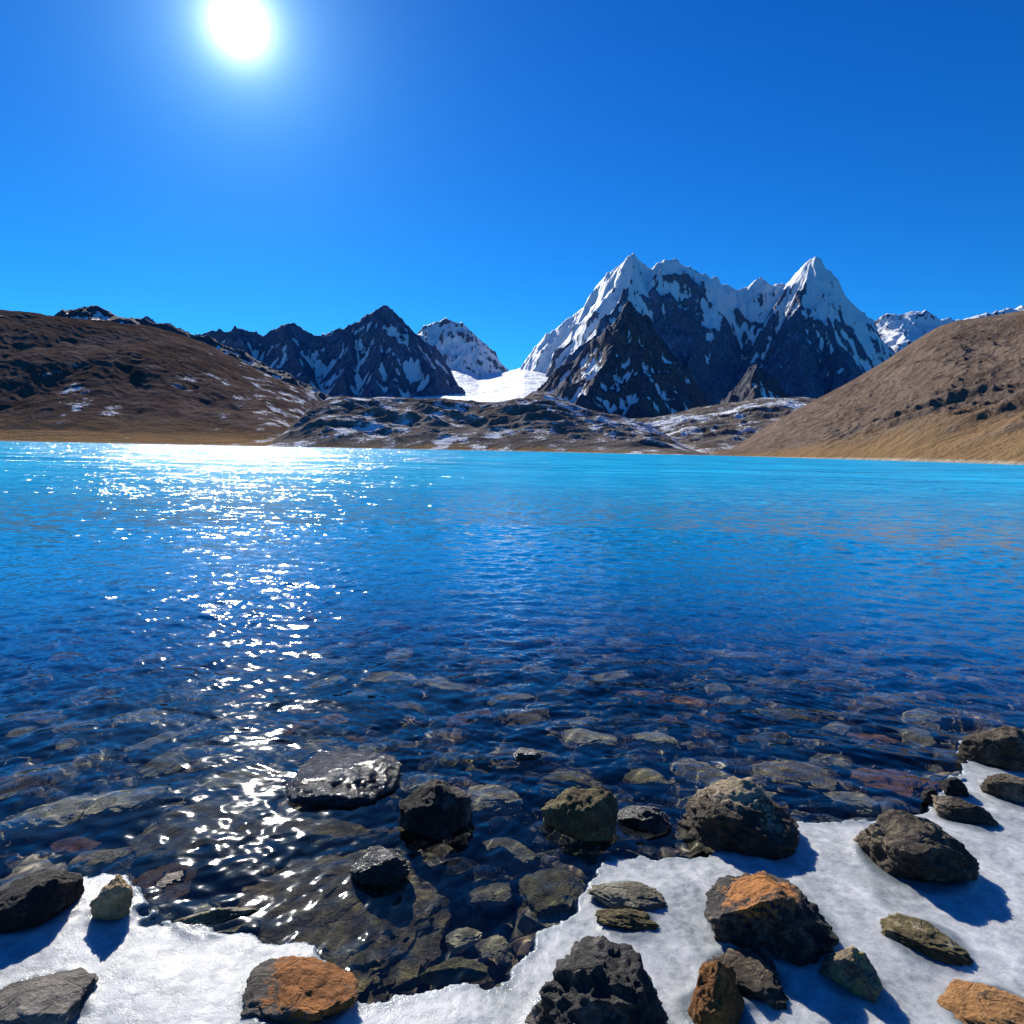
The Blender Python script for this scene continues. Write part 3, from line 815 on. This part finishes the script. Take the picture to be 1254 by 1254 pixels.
def rock_shape(seed, sub=5, box=2.6, cuts=14, cut_lo=0.62, cut_hi=0.92, top=None, yaw=0.0, rough=1.0, aspect=(1, 1, 1), strata=None):
    """unit boulder: a rounded block with broken faces, cracks and weathering; top = [(u, height)] shapes its crest from left to right"""
    rng = np.random.RandomState(seed)
    V = ICO[sub][0].copy()
    V /= ((np.abs(V) ** box).sum(1) ** (1 / box))[:, None]
    V = V + 0.16 * np.stack([perlin(V * 1.1 + seed * 1.7 + 9 * i) for i in range(3)], -1)
    for _ in range(cuts):                            # broken faces
        n = rng.normal(size=3)
        n[2] = abs(n[2]) * 0.9 + 0.05 if rng.rand() < 0.75 else n[2]
        n /= np.linalg.norm(n)
        o = rng.uniform(cut_lo, cut_hi)
        d = V @ n - o
        V = V - np.outer(np.maximum(d, 0) * 0.93, n)
    c, s_ = math.cos(yaw), math.sin(yaw)
    if top is not None:
        u = V[:, 0] / (np.abs(V[:, 0]).max() + 1e-9)
        p = np.array(top, float)
        g = np.interp(u, p[:, 0], p[:, 1])
        ker = 1
        V[:, 2] = np.where(V[:, 2] > 0, V[:, 2] * g, V[:, 2])
    V = V * np.array(aspect)
    nrm = V / (np.linalg.norm(V, axis=1)[:, None] + 1e-9)
    q = V + seed * 3.3
    a = 0.055 * fbm(q * 2.2, 3) + 0.035 * (ridged(q * 3.1, 4) - 0.8) + 0.020 * fbm(q * 9, 4) - 0.028 * np.clip(ridged(q * 4.3 + 40, 3) - 1.15, 0, 1)
    if strata is not None:
        sv = np.array(strata, float)
        sv /= np.linalg.norm(sv)
        w = V @ sv + 0.08 * fbm(q * 2, 3)
        a = a + 0.016 * np.sin(w * 26) + 0.012 * perlin(xyz(w * 30, w * 0, seed))
    V = V + nrm * (a * rough * 1.25)[:, None]
    V = np.stack([V[:, 0] * c - V[:, 1] * s_, V[:, 0] * s_ + V[:, 1] * c, V[:, 2]], -1)
    return V

def mat_rock(name, dark, mid, light, stain=None, stain_at=None, lichen=None, wet=0.0, scale=1.0, seed=0):
    """dark/mid/light = mineral colours; stain = (colour, amount) iron-orange skin where stain_at (point on the unit rock, reach)"""
    t = NT(name)
    P0 = t.coord('Object')
    P = t.mapping(P0, (1, 1, 1), (0, 0, 0), (seed * 1.37, seed * 0.71, seed * 2.2))
    k = scale
    n1 = t.noise(P, 3.2 * k, 8, 0.62, 0.3)
    n2 = t.noise(P, 14 * k, 8, 0.68, 0.2)
    n3 = t.noise(P, 70 * k, 5, 0.7)
    f = t.math('ADD', t.math('MULTIPLY', n1, 0.45), t.math('ADD', t.math('MULTIPLY', n2, 0.35), t.math('MULTIPLY', n3, 0.20)))
    col = t.ramp(f, [(0.36, dark), (0.50, mid), (0.63, light)])
    if lichen:
        lf = t.mr(t.math('ADD', n2, t.math('MULTIPLY', n1, 0.5)), 0.80, 0.90)
        col = t.mix(lf, col, lichen)
    if stain:
        d = t.n('ShaderNodeVectorMath', {0: t.attr_vec('unit') if False else P0, 1: stain_at[0]}, operation='DISTANCE').outputs['Value']
        sf = t.math('ADD', t.math('SUBTRACT', 1.0, t.math('DIVIDE', d, stain_at[1])), t.math('ADD', t.math('MULTIPLY', t.math('SUBTRACT', n1, 0.5), 1.5), t.math('ADD', t.math('MULTIPLY', t.math('SUBTRACT', n2, 0.5), 1.6), t.math('MULTIPLY', t.math('SUBTRACT', n3, 0.5), 1.7))))
        sf = t.mr(sf, 0.12, 0.24, 0, stain[1])
        sc = t.mix(t.mr(n2, 0.35, 0.65), tuple(c * 0.55 for c in stain[0]), stain[0])
        sc = t.mix(t.mr(n3, 0.55, 0.7), sc, tuple(c * 0.35 for c in stain[0]))
        col = t.mix(sf, col, sc)
    vor = t.n('ShaderNodeTexVoronoi', {'Vector': t.n('ShaderNodeVectorMath', {0: P, 1: t.n('ShaderNodeVectorMath', {0: t.n('ShaderNodeTexNoise', {'Vector': P, 'Scale': 6 * k}).outputs['Color'], 'Scale': 0.25 / k}, operation='SCALE').outputs[0]}, operation='ADD').outputs[0], 'Scale': 5.0 * k}, feature='DISTANCE_TO_EDGE')
    crack = t.mr(vor.outputs['Distance'], 0.0, 0.03)
    h = t.math('ADD', t.math('MULTIPLY', n2, 1.0), t.math('ADD', t.math('MULTIPLY', n3, 0.30), t.math('MULTIPLY', crack, 0.12)))
    nrm = t.bump(h, 0.045 / k)
    return t.done(t.bsdf(Base_Color=col, Roughness=max(0.06, 0.85 - wet), Normal=nrm, Specular_IOR_Level=0.25 + 0.5 * wet))

def fit_rock(name, box_px, seed, mat, ground=0.02, depth=0.85, bury=0.32, sub=5, under=None, **kw):
    """place a boulder so that what stands above the ground fills the box (x0, y0, x1, y1) measured in the photograph"""
    x0, y0, x1, y1 = box_px
    V = rock_shape(seed, sub, **kw)
    V = V - (V.max(0) + V.min(0)) / 2
    V = V / (V.max(0) - V.min(0)) * 2                # unit half-extents
    c = at_z((x0 + x1) / 2, y1 - (y1 - y0) * 0.2, ground)
    dist = (c - CAM) @ FW
    sx = (x1 - x0) / FPX * dist / 2
    sz, X, Y, dep = sx * 0.8, c[0], c[1] + sx * depth * 0.5, depth
    d0 = np.array([c[0], c[1]]) / np.hypot(c[0], c[1])
    rot = np.array([[d0[1], d0[0]], [-d0[0], d0[1]]])  # local x across the view, local y away from the camera
    for it in range(40):
        L = V * np.array([sx, sx * dep, sz])
        xy = L[:, :2] @ rot.T
        zc = ground + sz * (1 - 2 * bury)
        P = np.stack([xy[:, 0] + X, xy[:, 1] + Y, L[:, 2] + zc], -1)
        vis = P[P[:, 2] > ground]
        px, py = project(vis)
        a0, b0, a1, b1 = px.min(), py.min(), px.max(), py.max()
        dist = (np.array([X, Y, ground]) - CAM) @ FW
        m = dist / FPX
        sx *= ((x1 - x0) / (a1 - a0)) ** 0.7
        dx, dy = ((x0 + x1) - (a0 + a1)) / 2 * m, (y1 - b1) * m
        X += dx * 0.8
        Y -= dy * 0.8 / max(0.25, -d0[1] * 0 + (CAM[2] - ground) / np.linalg.norm(np.array([X, Y, ground]) - CAM))
        hh = ((y1 - y0) / (b1 - b0))
        sz *= np.clip(hh, 0.5, 1.6) ** 0.7
        if sz < 0.22 * sx:
            sz = 0.22 * sx
            dep *= 0.96
    L = V * np.array([sx, sx * dep, sz])
    zc = ground + sz * (1 - 2 * bury)
    o = mesh_obj(name, L, F3=ICO[sub][1], mat=mat)
    o.location = (X, Y, zc)
    o.rotation_euler = (0, 0, -math.atan2(d0[0], d0[1]))
    RIMS.append((X, Y, sx * (1 + dep) / 2 * 0.95))
    o.cycles.is_caustics_receiver = True
    return o
RIMS = []
BLACK = ((0.006, 0.0055, 0.005), (0.028, 0.025, 0.022), (0.26, 0.215, 0.165))
BROWN = ((0.010, 0.008, 0.006), (0.085, 0.064, 0.043), (0.46, 0.36, 0.24))
TAN = ((0.13, 0.085, 0.04), (0.42, 0.29, 0.14), (0.66, 0.50, 0.28))
WETB = ((0.004, 0.0035, 0.004), (0.016, 0.013, 0.013), (0.06, 0.05, 0.045))
GREY = ((0.028, 0.024, 0.020), (0.14, 0.122, 0.10), (0.40, 0.35, 0.285))
OLIVE = ((0.022, 0.017, 0.008), (0.13, 0.10, 0.042), (0.40, 0.32, 0.14))
ORANGE = (0.46, 0.17, 0.035)
GREYGREEN = ((0.06, 0.055, 0.035), (0.20, 0.18, 0.12), (0.38, 0.34, 0.25))

def rk(label, box, seed, pal, group=None, cat='rock', name='rock', **k):
    mk = {q: k.pop(q) for q in ('stain', 'stain_at', 'lichen', 'wet', 'scale') if q in k}
    m = mat_rock('stone_' + str(seed), *pal, seed=seed, **mk)
    return tag(fit_rock(name, box, seed, m, **k), label, cat, group)

# on the ice
rk('black boulder at the left edge with its shadow straight below, beside the small tan rock', (-24, 1064, 104, 1147), 101, BLACK, depth=0.9, top=[(-1, .7), (-.3, .95), (.3, 1.1), (.6, 1), (1, .75)], cat='boulder', name='boulder')
rk('small tan rounded rock between the black boulder and the wet brown slab', (109, 1070, 164, 1128), 102, TAN, depth=0.9, top=[(-1, .8), (0, 1), (1, 1)], rough=1.3)
rk('grey brown flat topped boulder lying in the bottom left corner of the ice', (-60, 1186, 121, 1300), 103, GREY, depth=0.8, cat='boulder', name='boulder', top=[(-1, .9), (.2, 1.05), (.7, .9), (1, .55)], strata=(0.2, 0.1, 1), wet=0.1)
rk('two toned rock with orange skin and a dark left lobe at the ice edge', (294, 1170, 441, 1262), 104, GREY, depth=0.9, stain=(ORANGE, 0.95), stain_at=((0.05, 0.02, 0.03), 0.20), top=[(-1, .8), (-.72, .95), (-.55, .62), (-.3, 1.1), (.1, 1.05), (.6, .8), (1, .6)], cuts=16, rough=1.3)
rk('biggest black pitted boulder at the bottom, cut by the lower edge', (642, 1145, 828, 1330), 105, BLACK, depth=0.85, sub=6, cat='boulder', name='boulder', top=[(-1, .75), (-.5, 1.05), (-.2, 1.05), (.35, 1.03), (.6, .8), (1, .45)], rough=1.25, stain=((0.40, 0.22, 0.04), 0.9), stain_at=((0.0, 0.05, 0.20), 0.045), wet=0.15)
rk('thin wedge shaped grey green stone flat on the ice', (718, 1079, 817, 1118), 106, GREYGREEN, strata=(0.3, 0.2, 1), depth=0.55, top=[(-1, .45), (-.5, .7), (.3, 1), (.8, 1.1), (1, .9)], rough=1.0, cuts=20)
rk('low mossy yellow stone frozen in the ice below the thin wedge shaped stone', (728, 1112, 809, 1141), 107, OLIVE, depth=0.55, top=[(-1, .5), (-.3, .8), (.1, 1.1), (.4, .7), (1, .35)], rough=1.6, lichen=(0.32, 0.24, 0.03))
rk('large dark boulder with a bright orange cap', (862, 1066, 1028, 1184), 108, BLACK, strata=(0.7, 0.3, 0.6), depth=0.95, sub=6, cat='boulder', name='boulder', stain=((0.55, 0.21, 0.04), 1.0), stain_at=((-0.06, -0.01, 0.16), 0.19), top=[(-1, .65), (-.6, .95), (-.2, 1.12), (.15, 1.0), (.6, .75), (1, .45)], wet=0.1)
rk('pitted grey brown rock leaning on a rusty flat stone, below the orange capped boulder', (856, 1161, 966, 1238), 109, BROWN, strata=(0.9, 0.2, 0.3), depth=0.8, top=[(-1, .85), (-.85, 1.05), (-.5, .85), (.1, 1), (.5, .85), (.7, .55), (1, .3)], rough=1.5, lichen=(0.30, 0.24, 0.12))
rk('rusty flat stone half under the ice beside the pitted rock', (842, 1176, 912, 1275), 110, ((0.05, 0.02, 0.008), (0.20, 0.08, 0.02), (0.40, 0.18, 0.05)), depth=1.3, top=[(-1, .8), (0, 1), (1, .8)], rough=1.2)
rk('small pyramid shaped stone with a yellow lit side, right of the pitted rock', (1003, 1158, 1081, 1229), 111, BROWN, lichen=(0.34, 0.28, 0.10), depth=0.8, top=[(-1, .25), (-.5, .8), (-.1, 1.25), (.2, 1.0), (.7, .6), (1, .4)], cuts=18, cut_lo=.5, cut_hi=.8)
rk('yellowish grey rock alone on the open ice at right', (1077, 1117, 1193, 1184), 112, OLIVE, strata=(-0.3, 0.4, 1), depth=0.8, top=[(-1, .9), (-.6, 1.1), (.1, .95), (.6, .8), (1, .5)], rough=1.4, lichen=(0.34, 0.31, 0.22))
rk('orange lichen covered rock in the bottom right corner', (1147, 1197, 1330, 1310), 113, ((0.10, 0.05, 0.02), (0.40, 0.20, 0.07), (0.58, 0.33, 0.13)), depth=0.8, top=[(-1, .6), (-.5, .95), (0, 1.1), (1, .9)], rough=1.2, cat='rock', lichen=(0.10, 0.06, 0.03))
rk('big dark boulder with a flat brown top on the ice at right', (1045, 990, 1200, 1083), 114, BROWN, depth=0.8, sub=6, cat='boulder', name='boulder', top=[(-1, .6), (-.7, .95), (-.3, 1.1), (.3, 1.08), (.65, .85), (1, .35)], lichen=(0.22, 0.18, 0.11))
rk('big dark boulder with a pale tan crown where water meets ice', (829, 950, 980, 1053), 115, BROWN, strata=(0.6, 0.2, 0.8), depth=0.9, sub=6, cat='boulder', name='boulder', stain=((0.50, 0.40, 0.25), 0.85), stain_at=((0.05, 0.06, 0.19), 0.22), top=[(-1, .55), (-.6, .85), (-.3, .95), (.1, 1.15), (.45, 1.1), (.7, .8), (1, .45)])
rk('rounded brown boulder at the right edge ringed by ice', (1172, 888, 1275, 946), 116, BROWN, depth=0.85, cat='boulder', name='boulder', top=[(-1, .6), (-.4, 1.0), (.1, 1.1), (.6, .95), (1, .8)])
rk('long low brown stone at the right edge, below the rounded brown boulder', (1199, 947, 1290, 990), 117, BROWN, strata=(0.4, 0.1, 1), depth=0.45, yaw=0.0, top=[(-1, 1.0), (-.3, 1.0), (1, .6)])
rk('low grey brown stone on the ice behind the flat topped boulder', (1140, 973, 1224, 1013), 118, BROWN, strata=(0.5, 0.2, 0.9), depth=0.6, top=[(-1, .9), (-.4, 1.1), (.3, .8), (1, .4)])
rk('small dark stone at the ice edge behind the low grey brown stone', (1148, 951, 1187, 977), 119, BLACK, depth=0.8, top=[(-1, .8), (0, 1.1), (1, .6)])
rk('tiny dark stone touching the reddish submerged slab at the ice edge', (1128, 965, 1151, 984), 120, BLACK, depth=0.9, sub=4)
# standing in the water
rk('flat wet slab breaking the surface in the glitter', (350, 917, 493, 987), 121, WETB, ground=0.0, depth=1.5, wet=0.68, top=[(-1, .6), (-.5, .8), (.2, 1), (.7, 1.1), (1, .7)], rough=1.1, bury=0.4)
rk('round black boulder standing in dark water, nearest the glittering slab', (488, 952, 579, 1028), 122, BLACK, ground=0.0, depth=0.9, cat='boulder', name='boulder', top=[(-1, .8), (-.5, 1.1), (0, 1.05), (.5, .95), (1, .6)])
rk('small wet rock poking out of the water on a sunken slab', (428, 1035, 503, 1086), 123, WETB, ground=0.0, depth=0.95, wet=0.6, top=[(-1, .6), (-.2, 1.1), (.5, 1), (1, .5)])
rk('black tip of a rock just showing above water behind the round boulder', (628, 915, 664, 931), 124, BLACK, ground=0.0, depth=0.8, wet=0.45, sub=4)
rk('wedge shaped brown rock standing in the water with a dark foot', (662, 963, 758, 1030), 125, OLIVE, ground=0.0, strata=(-0.5, 0.3, 1), depth=0.75, top=[(-1, .3), (-.6, .9), (-.35, 1.15), (.2, 1.0), (.8, .9), (1, .7)], cuts=18)
rk('low dark wet rock between the brown wedge and the tan crowned boulder', (755, 986, 823, 1020), 126, BLACK, ground=0.0, depth=0.7, wet=0.4, top=[(-1, .6), (0, .9), (.5, 1.1), (1, .5)])
rk('wet brown slab rising from the water beside the tan rock', (163, 1057, 241, 1113), 127, ((0.03, 0.014, 0.008), (0.10, 0.05, 0.025), (0.2, 0.11, 0.06)), ground=-0.03, depth=1.2, wet=0.35, top=[(-1, .7), (0, 1), (1, .6)], bury=.45)
rk('low brown rock along the left ice edge under the water line', (204, 1110, 318, 1146), 128, OLIVE, ground=-0.02, depth=0.7, wet=0.3, bury=.45)

# under the surface
def sunken(label, cx, cy, wpx, seed, pal, top=-0.04, aspect=0.8, hz=0.45, sub=5, group=None, cat='stone', name='sunken_stone', **k):
    c = at_z(cx, cy, top * 0.8 - 0.03)
    sx = wpx / FPX * ((c - CAM) @ FW) / 2
    V = rock_shape(seed, sub, **k)
    V = V / (np.abs(V).max(0))
    o = mesh_obj(name, V * np.array([sx, sx * aspect, sx * hz]), F3=ICO[sub][1], mat=mat_rock('sunken_' + str(seed), *pal, seed=seed, lichen=(0.30, 0.22, 0.09)))
    o.location = (c[0], c[1], top - sx * hz * 0.9)
    o.rotation_euler = (0, 0, -math.atan2(c[0], c[1]))
    o.cycles.is_caustics_receiver = True
    KEEP.append((c[0], c[1], sx))
    return tag(o, label, cat, group)
KEEP = []
SUNK = ((0.12, 0.095, 0.055), (0.46, 0.37, 0.22), (0.74, 0.64, 0.42))
SUNKB = ((0.05, 0.036, 0.022), (0.25, 0.185, 0.105), (0.55, 0.43, 0.25))
SLAB = ((0.03, 0.022, 0.014), (0.15, 0.11, 0.064), (0.44, 0.33, 0.17))
REDDISH = ((0.08, 0.034, 0.015), (0.32, 0.14, 0.055), (0.55, 0.27, 0.12))
OLIVEW = ((0.05, 0.04, 0.018), (0.26, 0.20, 0.085), (0.55, 0.43, 0.19))
sunken('huge sunken slab in the glitter with the small wet rock on top', 415, 1112, 275, 201, SLAB, -0.010, 1.25, 0.30, 6, cat='boulder', name='sunken_boulder')
sunken('sunken slab behind the huge one, between the glitter and the round black boulder', 395, 1020, 245, 202, SLAB, -0.022, 0.55, 0.3, cat='boulder', name='sunken_boulder')
sunken('broad sunken rock left of the glitter behind the wet brown slab', 242, 1014, 156, 203, SLAB, -0.03, 0.9, 0.35)
sunken('sunken rock left of the broad one, with pale ribs', 152, 990, 105, 204, SUNK, -0.09, 0.8, 0.4)
sunken('wide pale sunken rock near the left edge', 58, 1008, 112, 205, SUNK, -0.09, 0.8, 0.4)
sunken('sunken stone just behind the small tan rock', 122, 1060, 74, 206, SUNKB, -0.05, 0.7, 0.4)
sunken('golden veined sunken rock against the ice edge left of the wedge shaped stone', 680, 1092, 92, 207, OLIVEW, -0.03, 1.15, 0.45)
sunken('small sunken stone in the dark pool by the ice', 566, 1160, 52, 208, SUNK, -0.08, 0.9, 0.5)
sunken('pale sunken stone against the ice in the dark pool', 604, 1172, 46, 209, SUNK, -0.08, 1.0, 0.5)
sunken('low stone at the ice edge at the bottom of the dark pool', 556, 1194, 86, 210, OLIVEW, -0.02, 0.5, 0.4)
sunken('olive sunken rock behind the brown wedge', 694, 962, 108, 211, OLIVEW, -0.05, 0.7, 0.4)
sunken('greenish sunken stone right of the round black boulder', 604, 984, 76, 212, SUNK, -0.06, 0.9, 0.4)
sunken('reddish sunken slab between the two ice boulders at right', 1098, 961, 104, 213, REDDISH, -0.03, 0.85, 0.3)
sunken('pale green sunken stone touching the ice under the reddish slab', 1046, 985, 74, 214, SUNK, -0.04, 0.7, 0.4)
sunken('dark sunken slab right of the tan crowned boulder', 968, 955, 110, 215, SUNKB, -0.09, 0.8, 0.35)
sunken('sunken rock carrying the black tip', 640, 930, 100, 216, SUNKB, -0.03, 0.55, 0.35)
sunken('pale oval sunken stone left of the tan crowned boulder', 800, 912, 66, 217, SUNK, -0.06, 0.8, 0.45)
sunken('pale sunken stone behind the black tip', 720, 912, 76, 218, SUNK, -0.08, 0.8, 0.4)
sunken('rust brown sunken stone far out at right', 1078, 912, 78, 219, REDDISH, -0.05, 0.6, 0.35)
sunken('sunken stone beside the low dark wet rock', 790, 960, 60, 220, OLIVEW, -0.07, 0.8, 0.45)

rng = np.random.RandomState(77)
protos = []
for i in range(14):
    pal = [SUNK, SUNKB, SUNK, OLIVEW, REDDISH, SUNK, SUNKB][i % 7]
    V = rock_shape(300 + i, 4, cuts=10, rough=1.1)
    V = V / np.abs(V).max(0) * np.array([1, rng.uniform(0.6, 0.95), rng.uniform(0.34, 0.52)])
    me = mesh_obj('lake_stone', V, F3=ICO[4][1], mat=mat_rock('lake_stone_%d' % i, *pal, seed=30 + i, lichen=(0.32, 0.25, 0.12), scale=0.55))
    protos.append(me)
spots, tries = [], 0
blocked = [(x, y, r) for x, y, r in RIMS] + KEEP
while len(spots) < 276 and tries < 60000:
    tries += 1
    d = math.sqrt(rng.uniform(2.3 ** 2, 9.6 ** 2))
    a = rng.uniform(R(-39), R(39))
    x, y = d * math.sin(a), d * math.cos(a)
    rad = float(np.clip(rng.lognormal(math.log(0.185), 0.38), 0.09, 0.40))
    if poly_sd(np.array([x]), np.array([y]), ice_poly)[0] < rad * 0.7:
        continue
    if any((x - u) ** 2 + (y - v) ** 2 < (rad * 0.8 + w * 0.8) ** 2 for u, v, w in blocked):
        continue
    if any((x - u) ** 2 + (y - v) ** 2 < ((rad + w) * 0.84) ** 2 for u, v, w in spots):
        continue
    spots.append((x, y, rad))
for i, (x, y, rad) in enumerate(spots):
    o = protos[i] if i < len(protos) else link(protos[i % len(protos)].copy())
    zb = float(bed_z(np.array([x]), np.array([y]))[0])
    o.scale = (rad * rng.uniform(0.9, 1.3), rad, rad * rng.uniform(0.8, 1.25))
    o.location = (x, y, min(zb + rad * rng.uniform(0.2, 0.5) + 0.34 * rng.rand() ** 0.5, -0.035 - rad * 0.66))
    o.rotation_euler = (rng.uniform(-.25, .25), rng.uniform(-.25, .25), rng.uniform(0, 6.28))
    o.cycles.is_caustics_receiver = True
    tag(o, 'smooth brownish stone on the lake bed, seen through the rippled clear water', 'stone', 'stones on the lake bed')

def pebbles():
    V0, F0 = ico_small
    n = 6500
    VV, FF = [], []
    r_ = np.random.RandomState(5)
    d = np.sqrt(r_.uniform(1.9 ** 2, 9.5 ** 2, n))
    a = r_.uniform(R(-42), R(42), n)
    x, y = d * np.sin(a), d * np.cos(a)
    ok = poly_sd(x, y, ice_poly) > -0.02
    x, y = x[ok], y[ok]
    z = bed_z(x, y)
    for i in range(len(x)):
        rad = np.clip(r_.lognormal(math.log(0.058), 0.5), 0.02, 0.16)
        v = V0 * (1 + 0.16 * r_.normal(size=(len(V0), 1))) * np.array([rad * r_.uniform(0.8, 1.4), rad, rad * r_.uniform(0.5, 0.8)])
        c, s_ = math.cos(i * 1.7), math.sin(i * 1.7)
        v = np.stack([v[:, 0] * c - v[:, 1] * s_ + x[i], v[:, 0] * s_ + v[:, 1] * c + y[i], v[:, 2] + z[i] + rad * 0.2], -1)
        VV.append(v)
        FF.append(F0 + i * len(V0))
    t = NT('lake_gravel')
    P = t.coord()
    w = t.n('ShaderNodeNewGeometry').outputs['Random Per Island']
    col = t.ramp(w, [(0, (0.04, 0.034, 0.024)), (0.35, (0.15, 0.12, 0.075)), (0.65, (0.30, 0.235, 0.14)), (0.85, (0.34, 0.20, 0.10)), (1, (0.50, 0.42, 0.28))])
    col = t.mix(t.mr(t.noise(P, 30, 4), 0.35, 0.7), col, (0.03, 0.025, 0.02))
    o = mesh_obj('lake_gravel', np.concatenate(VV), F3=np.concatenate(FF), mat=t.done(t.bsdf(Base_Color=col, Roughness=0.8)))
    o.cycles.is_caustics_receiver = True
    tag(o, kind='stuff')
ico_small = ico(2)
pebbles()

build_ice(RIMS)
ground.cycles.is_caustics_receiver = True
